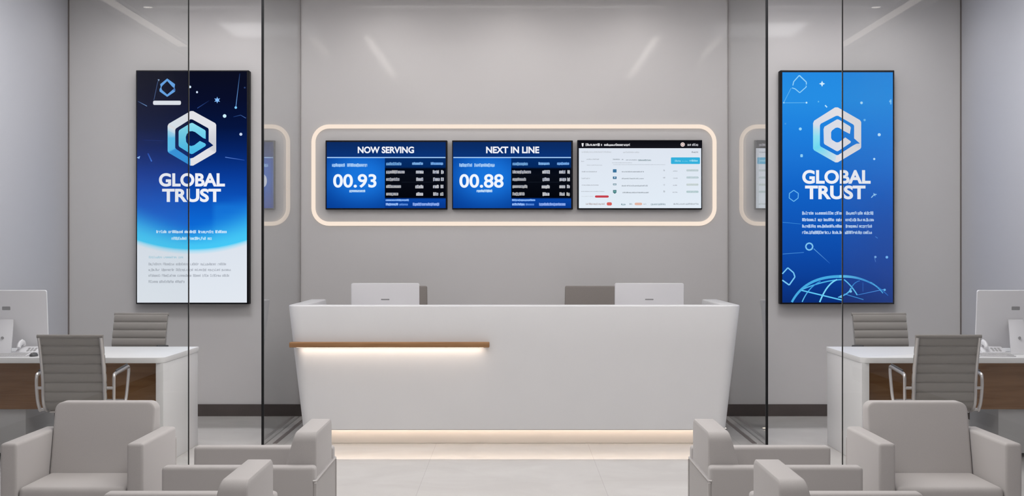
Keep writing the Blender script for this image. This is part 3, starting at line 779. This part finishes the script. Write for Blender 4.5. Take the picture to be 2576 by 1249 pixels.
# ------------------------------------------------------------------ the light line around the screens
x0, z0 = XZ(788.5, 563.5, 12.81); x1, z1 = XZ(1797.5, 318.5, 12.81)
lc = ((x0 + x1) / 2, WALL_Y, z0)
ll = thing('wall_light', 'warm glowing rounded light line framing the three wall screens', 'light', lc)
path = [(u - lc[0], -.010, v - lc[2]) for u, v in rrect(x0, z0, x1, z1, .145, 10)]
pp = [path[0]]
for a in path[1:]:
    if math.dist(a, pp[-1]) > 1e-5: pp.append(a)
MB().tube(pp, .009, 8, True, 2.1, up=(0, 1, 0)).xf(Matrix.Identity(4)).build('light_tube', M['led_frame'], ll)

# ------------------------------------------------------------------ reception desk
RX, RY = .018, 10.92
desk = thing('reception_desk', 'long white reception desk with tapered ends, wooden ledge and glowing base', 'desk', (RX, RY, 0))
HT, ZB, ZT, DEP, TH = 1.785, .125, 1.10, 1.28, .135
def flare(z): return (z - ZT) / (ZT - ZB) * .115
def upath(off, r0=.10):
    """Plan of the U-shaped wall, offset inwards."""
    hw, r = HT - off, max(.02, r0 - off * .5)
    pts = [(-hw, DEP)] + [(-hw, y) for y in seq(DEP * .75, r + off, 3)]
    pts += arc2(-hw + r, off + r, r, 180, 270, 8)
    pts += [(-hw + r + (2 * hw - 2 * r) * k / 6, off) for k in range(1, 6)]
    pts += arc2(hw - r, off + r, r, 270, 360, 8)
    pts += [(hw, y) for y in seq(r + off, DEP * .75, 3)[1:]] + [(hw, DEP)]
    out = []
    for q_ in pts:
        if not out or math.dist(q_, out[-1]) > 1e-5: out.append(q_)
    return out
mb = MB(); bm = mb.bm
b_ = .012
prof = [(0, ZB), (0, .45), (0, .8), (0, ZT - b_)] + [(b_ - b_ * math.cos(a), ZT - b_ + b_ * math.sin(a)) for a in (PI / 6, PI / 3, PI / 2)]
prof += [(TH - b_ + b_ * math.sin(a), ZT - b_ + b_ * math.cos(a)) for a in (0, PI / 6, PI / 3, PI / 2)] + [(TH, .8), (TH, .45), (TH, ZB)]
rings = []
for off, z in prof:
    ring = []
    for (x, y) in upath(off):
        k = max(-1, min(1, x / (HT - .1)))
        ring.append(bm.verts.new((x + (1 if x > 0 else -1) * flare(z) * abs(k) ** 6, y, z)))
    rings.append(ring)
fs = []
for A, B in zip(rings, rings[1:] + rings[:1]):
    for k in range(len(A) - 1):
        fs.append(bm.faces.new((A[k], A[k + 1], B[k + 1], B[k])))
for e in (0, -1):
    fs.append(bm.faces.new([r[e] for r in rings]))
bmesh.ops.recalc_face_normals(bm, faces=fs)
mb.build('body', M['white'], desk, 40)
MB().box((-1.56, .11, 0), (1.56, .20, ZB + .02), .003, 1).box((-1.56, .20, 0), (-1.53, DEP - .05, ZB + .02)).box((1.53, .20, 0), (1.56, DEP - .05, ZB + .02)).build('plinth', M['kick'], desk)
MB().box((-1.60, TH - .002, .70), (1.60, DEP - .30, .735), .004, 2).build('worktop', M['laminate'], desk)
pl = MB().box((-1.56, .050, ZB - .011), (1.56, .054, ZB)).build('light_strip', M['led_kick'], desk, 0)
MB().box((-1.57, .046, ZB - .011), (1.57, .050, ZB)).build('strip_cover', M['white'], desk, 0)  # added lip shielding the strip from the floor's reflection
lx0, lx1 = (727 - CX) / 322.4 - RX, (1231 - CX) / 322.4 - RX
ledge = MB().box((lx0, -.062, .772), (lx1, .02, .813), .006, 3).build('ledge', M['oak'], desk)
MB().box((lx0 + .055, -.050, .7713), (lx1 - .045, -.022, .7730)).build('light_strip', M['led_ledge'], ledge, 0)

# ------------------------------------------------------------------ reception monitors and chairs
def monitor(name, label, loc, rz, hw, z0, z1, tilt, group, foot=.16, mark=.035, hole=False, lean=.26):
    """Flat white computer; its back faces local -Y (the camera side when rz = 0)."""
    t = thing(name, label, 'computer', loc, rz, group)
    R = Matrix.Translation((0, 0, z0)) @ Matrix.Rotation(tilt, 4, 'X')
    H = z1 - z0
    MB().prism(rrect(-hw, 0, hw, H, .014, 5), 'y', -.012, .012, .003, 2).xf(R).build('case', M['white_plastic'], t)
    MB().prism(rrect(-hw + .012, .045, hw - .012, H - .012, .006, 3), 'y', .0121, .0135).xf(R).build('screen', M['housing'], t)
    m_ = MB().prism(rrect(-mark, H * .66, mark, H * .66 + mark * (.9 if hole else .28), .004, 3), 'y', -.0136, -.0121)
    m_.xf(R).build('badge', M['mark'], t)
    s = MB()
    top = R @ Vector((0, -.012, H * .50))
    base_y = -lean
    w0, w1 = .052, .078
    th = .011
    s.hull8([(-w1, base_y, .0), (w1, base_y, .0), (w1, base_y + th * 1.6, .0), (-w1, base_y + th * 1.6, .0),
             (-w0, top.y - th * 1.6, top.z), (w0, top.y - th * 1.6, top.z), (w0, top.y + .006, top.z), (-w0, top.y + .006, top.z)], .003, 2)
    st = s.build('stand', M['white_plastic'], t)
    if hole:
        MB().tube([(0, base_y + (top.y - base_y) * .44 - .004, top.z * .46), (0, base_y + (top.y - base_y) * .44 - .017, top.z * .46 + .004)], .010, 12).build('cable_hole', M['mark'], st)
    MB().prism([(x, y) for x, y in rrect(-foot / 2, base_y - .004, foot / 2, base_y + .20, .03, 5)], 'z', 0, .008, .002, 2).build('foot', M['white_plastic'], t)
    return t
mx, _ = XZ(970, 740, 11.62)
monitor('desktop_monitor', 'white monitor behind the reception desk, in front of a mostly hidden taupe chair', (mx, 11.62, .736), 0, .283, .11, .522, math.radians(4), 'reception monitors', lean=.16)
mx2, _ = XZ(1632.5, 740, 11.62)
monitor('desktop_monitor', 'white monitor behind the reception desk, beside the widely visible taupe chair', (mx2, 11.62, .736), 0, .287, .11, .522, math.radians(4), 'reception monitors', lean=.16)

def reception_chair(label, loc, rz):
    t = thing('desk_chair', label, 'chair', loc, rz, 'taupe reception chairs')
    MB().hull8([(-.26, .165, .52), (.26, .165, .52), (.26, .215, .52), (-.26, .215, .52),
                (-.245, .215, 1.212), (.245, .215, 1.212), (.245, .250, 1.212), (-.245, .250, 1.212)], .014, 4).build('backrest', M['taupe'], t)
    MB().box((-.25, -.26, .44), (.25, .19, .52), .025, 4).build('seat', M['taupe'], t)
    MB().tube([(0, .15, .43), (0, .235, .46), (0, .245, .70)], .018, 8, flat=2.0, up=(0, 1, 0)).build('back_support', M['grey_plastic'], t)
    MB().tube([(0, 0, .44), (0, 0, .10)], .025, 12).build('post', M['steel'], t)
    for k in range(5):
        a = 2 * PI * k / 5 + .3
        lg = MB().tube([(.02 * math.cos(a), .02 * math.sin(a), .10), (.27 * math.cos(a), .27 * math.sin(a), .065)], .015, 8).build('leg', M['steel'], t)
        MB().lathe([(0, -.011), (.024, -.011), (.026, 0), (.024, .011), (0, .011)], n=14).xf(Matrix.Translation((.27 * math.cos(a), .27 * math.sin(a), .027)) @ Matrix.Rotation(a, 4, 'Z') @ Matrix.Rotation(PI / 2, 4, 'X')).build('caster', M['grey_plastic'], lg)
    return t
cx1, _ = XZ(1006, 718, 12.45)
rc0 = reception_chair('taupe high-backed chair almost hidden behind the reception monitor nearer the dark blue poster', (cx1, 12.20, 0), 0)
cx2, _ = XZ(1490, 718, 12.45)
copy_thing(rc0, (cx2, 12.20, 0), 0, 'taupe high-backed chair half hidden behind the reception monitor nearer the bright blue poster')

# added puck standing in for the lit end of the desk strip
fx, _ = XZ(1822, 1080, 11.9)
t = thing('strip_end_glow', 'tiny glow standing in for the light strip end beside the reception desk', 'light', (fx, 11.9, 0))
MB().lathe([(.0, .0), (.03, 0), (.03, .006), (.020, .008), (.020, .004), (0, .004)]).build('rim', M['steel'], t)
MB().lathe([(0, .004), (.019, .004), (.016, .010), (0, .013)]).build('lens', M['spot'], t)

# ------------------------------------------------------------------ office desks
DZ, DT = .772, .040
DY0, DY1 = 9.86, 10.97
def office_desk(side, label, xin, xout):
    """xin: the end beside the doorway; xout: the end at the side wall. side -1 left, 1 right."""
    t = thing('office_desk', label, 'desk', ((xin + xout) / 2, (DY0 + DY1) / 2, 0), 0, 'office desks')
    ox, oy = t.location.x, t.location.y
    a, b = sorted((xin, xout))
    L = lambda x, y: (x - ox, y - oy)
    rin = .07
    # top with a rounded front corner at the doorway end
    if side < 0:
        out = [L(a, DY0)] + [L(*q_) for q_ in arc2(b - rin, DY0 + rin, rin, 270, 360, 6)] + [L(b, DY1), L(a, DY1)]
    else:
        out = [L(b, DY1), L(a, DY1)] + [L(*q_) for q_ in arc2(a + rin, DY0 + rin, rin, 180, 270, 6)] + [L(b, DY0)]
    MB().prism(out, 'z', DZ - DT, DZ, .004, 2).build('top', M['laminate'], t)
    e0, e1 = (xin - .060, xin - .006) if side < 0 else (xin + .006, xin + .060)
    MB().box((e0 - ox, DY0 + .02 - oy, 0), (e1 - ox, DY1 - .004 - oy, DZ - DT), .003, 2).build('end_panel', M['laminate'], t)
    m0, m1 = (a + .02, e0) if side < 0 else (e1, b - .02)
    MB().box((m0 - ox, 10.24 - oy, .362), (m1 - ox, 10.27 - oy, DZ - DT), .002, 1).build('modesty_panel', M['walnut'], t)
    px0, px1 = (a + .03, -3.60) if side < 0 else (3.60, b - .03)
    pd = MB().box((px0 - ox, 10.30 - oy, .03), (px1 - ox, DY1 - .03 - oy, DZ - DT), .003, 2).build('pedestal', M['laminate'], t)
    for k in range(3):
        z_ = .05 + k * .222
        dr = MB().box((px0 + .005 - ox, DY1 - .03 - oy, z_), (px1 - .005 - ox, DY1 - .012 - oy, z_ + .212), .002, 1).build('drawer', M['laminate'], pd)
    return t
office_desk(-1, 'white office desk with walnut front in the left office below the dark blue poster', -2.470, -4.06)
office_desk(1, 'white office desk with walnut front in the right office below the bright blue poster', 2.478, 4.10)

# ------------------------------------------------------------------ things on the office desks
hwm = .285
monitor('all_in_one_computer', 'white all-in-one computer seen from behind on the left office desk', (-3.75, 10.36, DZ), math.radians(2), .298, .035, .468, math.radians(7), 'office computers', .19, .030, True, .19)
monitor('all_in_one_computer', 'white all-in-one computer seen from behind on the right office desk', (3.735, 10.36, DZ), math.radians(-2), hwm, .035, .468, math.radians(7), 'office computers', .19, .030, True, .19)

def keyboard(label, loc, rz):
    t = thing('keyboard', label, 'keyboard', loc, rz, 'keyboards on the office desks')
    MB().prism([(-.055, 0), (.055, 0), (.055, .018), (-.055, .008)], 'x', -.13, .13, .002, 2).build('base', M['white_plastic'], t)
    k = MB()
    for r in range(5):
        for c in range(13):
            x = -.119 + c * .0185; y = -.042 + r * .0185; z = .0125 + (y + .055) / .11 * .010 - .004
            k.box((x, y, z), (x + .016, y + .016, z + .004), .001, 1)
    k.build('keys', M['key'], t)
    return t
kb = keyboard('slim white keyboard on the left office desk', (-3.60, 9.985, DZ), math.radians(3))
copy_thing(kb, (3.47, 9.985, DZ), math.radians(-3), 'slim white keyboard on the right office desk')
t = thing('computer_mouse', 'dark grey computer mouse at the end of the left office keyboard', 'mouse', (-3.432, 9.985, DZ))
m_ = MB().lathe([(0, .028), (.010, .027), (.020, .022), (.027, .012), (.028, .003), (.026, 0), (0, 0)], n=20).xf(Matrix.Diagonal((1, 1.7, 1, 1)))
m_.build('shell', M['grey_plastic'], t)
MB().lathe([(0, -.003), (.007, -.003), (.007, .003), (0, .003)], n=12).xf(Matrix.Translation((0, -.028, .021)) @ Matrix.Rotation(PI / 2, 4, 'Y')).build('scroll_wheel', M['mark'], t)

def phone(label, loc, rz):
    t = thing('desk_phone', label, 'telephone', loc, rz, 'white desk phones')
    MB().prism([(-.075, 0), (.075, 0), (.075, .050), (.055, .050), (-.075, .018)], 'x', -.085, .085, .004, 2).build('base', M['white_plastic'], t)
    MB().tube([(-.055, -.068, .050), (-.055, -.060, .066), (-.055, -.02, .080), (-.055, .025, .086), (-.055, .060, .078), (-.055, .068, .062)], .014, 10, flat=1.5, up=(1, 0, 0)).build('handset', M['white_plastic'], t)
    k = MB()
    for r in range(4):
        for c in range(3):
            y = -.055 + r * .022; x = -.005 + c * .024; z = .018 + (y + .075) / .13 * .032
            k.box((x, y, z - .003), (x + .016, y + .014, z + .006), .001, 1)
    k.build('keypad', M['key'], t)
    return t
ph = phone('white desk phone beside the computer on the left office desk', (-3.543, 10.205, DZ), math.radians(4))
copy_thing(ph, (3.518, 10.205, DZ), math.radians(-4), 'white desk phone beside the computer on the right office desk')

# ------------------------------------------------------------------ ribbed office chairs
def smooth_path(pts, n=8):
    out = []
    P = [pts[0]] + list(pts) + [pts[-1]]
    for i in range(1, len(P) - 2):
        p0, p1, p2, p3 = [Vector(q_) for q_ in P[i - 1:i + 3]]
        for k in range(n):
            t = k / n
            out.append(0.5 * ((2 * p1) + (-p0 + p2) * t + (2 * p0 - 5 * p1 + 4 * p2 - p3) * t * t + (-p0 + 3 * p1 - 3 * p2 + p3) * t ** 3))
    out.append(Vector(P[-2]))
    return out
def resample(path, step):
    L = [0]
    for a, b in zip(path, path[1:]): L.append(L[-1] + (b - a).length)
    n = max(1, round(L[-1] / step)); out = []; j = 0
    for i in range(n + 1):
        s = L[-1] * i / n
        while j < len(L) - 2 and L[j + 1] < s: j += 1
        f = (s - L[j]) / ((L[j + 1] - L[j]) or 1)
        out.append(path[j].lerp(path[j + 1], min(1, f)))
    return out
SIDE = [(.305, .955), (.272, .86), (.240, .75), (.218, .64), (.216, .56), (.205, .500), (.165, .462), (.10, .450), (0, .452), (-.10, .460), (-.18, .468), (-.225, .462), (-.250, .438)]
def office_chair(label, loc, rz, group):
    t = thing('office_chair', label, 'chair', loc, rz, group)
    base = smooth_path([(0, y, z) for y, z in SIDE])
    # ribbed sling, front (sitter) side and back side as one closed solid; split into back and seat at the bend
    step, sub = .0655, 8
    pts = resample(base, step / sub)
    nrm = []
    for i in range(len(pts)):
        d = (pts[min(i + 1, len(pts) - 1)] - pts[max(i - 1, 0)]).normalized()
        nrm.append(Vector((0, -d.z, d.y)) * -1)
    bend = next(i for i, q_ in enumerate(pts) if q_.z < .47)
    bend = (bend // sub) * sub
    def sling(i0, i1, name, hw):
        mb = MB(); bm = mb.bm; A, B = [], []
        for i in range(i0, i1 + 1):
            u = (i % sub) / sub
            th = .004 + .0105 * math.sin(PI * u) ** .45
            f, k = pts[i] + nrm[i] * th, pts[i] - nrm[i] * th
            A.append((bm.verts.new((-hw, f.y, f.z)), bm.verts.new((hw, f.y, f.z))))
            B.append((bm.verts.new((-hw, k.y, k.z)), bm.verts.new((hw, k.y, k.z))))
        fs = []
        for i in range(len(A) - 1):
            fs.append(bm.faces.new((A[i][0], A[i][1], A[i + 1][1], A[i + 1][0])))
            fs.append(bm.faces.new((B[i][0], B[i + 1][0], B[i + 1][1], B[i][1])))
            fs.append(bm.faces.new((A[i][0], A[i + 1][0], B[i + 1][0], B[i][0])))
            fs.append(bm.faces.new((A[i][1], B[i][1], B[i + 1][1], A[i + 1][1])))
        for e in (0, -1):
            fs.append(bm.faces.new((A[e][0], A[e][1], B[e][1], B[e][0])))
        bmesh.ops.recalc_face_normals(bm, faces=fs)
        return mb.build(name, M['sling'], t, 50)
    bk = sling(0, bend, 'backrest', .216)
    MB().tube([(-.222, .310, .957), (.222, .310, .957)], .0125, 12).build('top_roll', M['sling'], bk)
    sling(bend, len(pts) - 1, 'seat', .216)
    for s in (-1, 1):
        MB().tube([(s * .2075, (q_ - nrm[i * 3] * .016).y, (q_ - nrm[i * 3] * .016).z) for i, q_ in enumerate(pts[::3])], .0115, 8, flat=.95, up=(1, 0, 0)).build('side_rail', M['alu'], t)
        arm = smooth_path([(s * .252, .150, .440), (s * .258, .185, .50), (s * .262, .200, .60), (s * .262, .198, .672), (s * .262, .165, .693), (s * .262, 0, .706), (s * .262, -.135, .714), (s * .262, -.165, .700), (s * .262, -.155, .64), (s * .258, -.115, .50), (s * .250, -.085, .440)], 5)
        ar = MB().tube(arm, .011, 8, flat=1.3, up=(1, 0, 0))
        for yy, zz in ((.205, .60), (.160, .450), (-.085, .452)):
            ar.tube([(s * .205, yy, zz), (s * .262, yy, zz)], .010, 8)
        am = ar.build('armrest', M['alu'], t)
        MB().tube([(s * .262, .155, .706), (s * .262, 0, .718), (s * .262, -.130, .726)], .0045, 8, flat=3.2, up=(1, 0, 0)).build('arm_shading', M['grey_plastic'], am)  # dark strip standing in for the dark reflection along the metal arm
    MB().tube([(-.205, .10, .432), (.205, .10, .432)], .013, 8).tube([(-.205, -.09, .436), (.205, -.09, .436)], .013, 8).box((-.07, -.11, .395), (.07, .12, .43), .008, 2).build('seat_bracket', M['alu'], t)
    MB().tube([(0, 0, .40), (0, 0, .10)], .024, 14).build('post', M['alu'], t)
    for k in range(5):
        a = 2 * PI * k / 5 + .31
        c, s_ = math.cos(a), math.sin(a)
        lg = MB().tube([(.02 * c, .02 * s_, .115), (.15 * c, .15 * s_, .095), (.29 * c, .29 * s_, .066)], .015, 8).build('leg', M['alu'], t)
        MB().lathe([(0, -.012), (.026, -.012), (.029, 0), (.026, .012), (0, .012)], n=16).xf(Matrix.Translation((.29 * c, .29 * s_, .029)) @ Matrix.Rotation(a, 4, 'Z') @ Matrix.Rotation(PI / 2, 4, 'X')).build('caster', M['grey_plastic'], lg)
    return t
oc = office_chair('taupe ribbed office chair seen from behind, drawn up to the front of the left desk', (-2.962, 9.635, 0), PI, 'visitor chairs in the offices')
copy_thing(oc, (2.925, 9.635, 0), PI, 'taupe ribbed office chair seen from behind, drawn up to the front of the right desk', 'visitor chairs in the offices')
copy_thing(oc, (-3.115, 11.32, 0), math.radians(-3), 'taupe ribbed office chair facing us behind the left desk, only its back top showing', 'chairs behind the office desks', (1.04,) * 3)
copy_thing(oc, (3.085, 11.32, 0), math.radians(3), 'taupe ribbed office chair facing us behind the right desk, only its back top showing', 'chairs behind the office desks', (1.04,) * 3)

# ------------------------------------------------------------------ lobby armchairs
AW, AD = .68, .65
def armchair(label, loc, rz):
    t = thing('armchair', label, 'armchair', loc, rz, 'grey lobby armchairs')
    h, d = AW / 2, AD / 2
    at, az = .080, .622
    for s in (-1, 1):
        a, b = sorted((s * h, s * (h - at)))
        MB().box((a, -d, .13), (b, d, az), .016, 4).build('arm', M['fabric'], t)
    MB().box((-h + at, -d + .01, .13), (h - at, d - .10, .27), .012, 3).build('seat_base', M['fabric'], t)
    i = h - at - .002
    # cushion with a softly crowned top
    mb = MB(); mb.box((-i, -d + .004, .272), (i, d - .19, .412), .028, 4)
    for v in mb.bm.verts:
        if v.co.z > .36:
            u = v.co.x / i; w_ = (v.co.y + .095) / (d - .09)
            v.co.z += .012 * max(0, 1 - u * u) * max(0, 1 - w_ * w_)
    mb.build('seat_cushion', M['fabric'], t)
    # leaning backrest, thick at the seat and slim at the top
    mb = MB()
    rr_ = .042
    out = [(-i, .272), (i, .272), (i, .40), (i, .52)] + arc2(i - rr_, .758 - rr_, rr_, 0, 90, 6) + arc2(-i + rr_, .758 - rr_, rr_, 90, 180, 6) + [(-i, .52), (-i, .40)]
    mb.prism(out, 'y', d - .20, d - .004, .014, 3)
    for v in mb.bm.verts:                      # slope the front face
        f = (d - .004 - v.co.y) / .196
        v.co.y = d - .004 - f * (.226 - .132 * (v.co.z - .272) / .486)
    mb.build('backrest', M['fabric'], t)
    # outer back panel in a slim steel frame
    MB().box((-h + .014, d - .016, .12), (h - .014, d + .003, .556), .003, 1).build('back_panel', M['fabric_panel'], t)
    fr = MB()
    fr.box((-h, d - .010, .556), (h, d + .006, .566), .002, 1)
    for s in (-1, 1):
        a, b = sorted((s * h, s * (h - .012)))
        fr.box((a, d - .004, 0), (b, d + .008, .556), .002, 1)
    fr.build('back_frame', M['steel'], t)
    for s in (-1, 1):
        MB().box((s * (h - .045) - .012, -d + .03, 0), (s * (h - .045) + .012, -d + .054, .13), .003, 2).build('leg', M['steel'], t)
    return t
ac = armchair('grey armchair facing us in front of the left office desk', (-2.088, 6.92, 0), 0)
copy_thing(ac, (2.080, 6.92, 0), 0, 'grey armchair facing us in front of the right office desk')
copy_thing(ac, (-.835 - AD / 2, 6.227, 0), -PI / 2, 'sideways grey armchair with its back to the reception desk aisle, beside the left facing armchair')
copy_thing(ac, (.838 + AD / 2, 6.227, 0), PI / 2, 'sideways grey armchair with its back to the reception desk aisle, beside the right facing armchair')
copy_thing(ac, (-.895 - AD / 2, 4.99, 0), -PI / 2, 'grey armchair cut by the bottom edge, in front of the left sideways armchair')
copy_thing(ac, (.905 + AD / 2, 4.99, 0), PI / 2, 'grey armchair cut by the bottom edge, in front of the right sideways armchair')
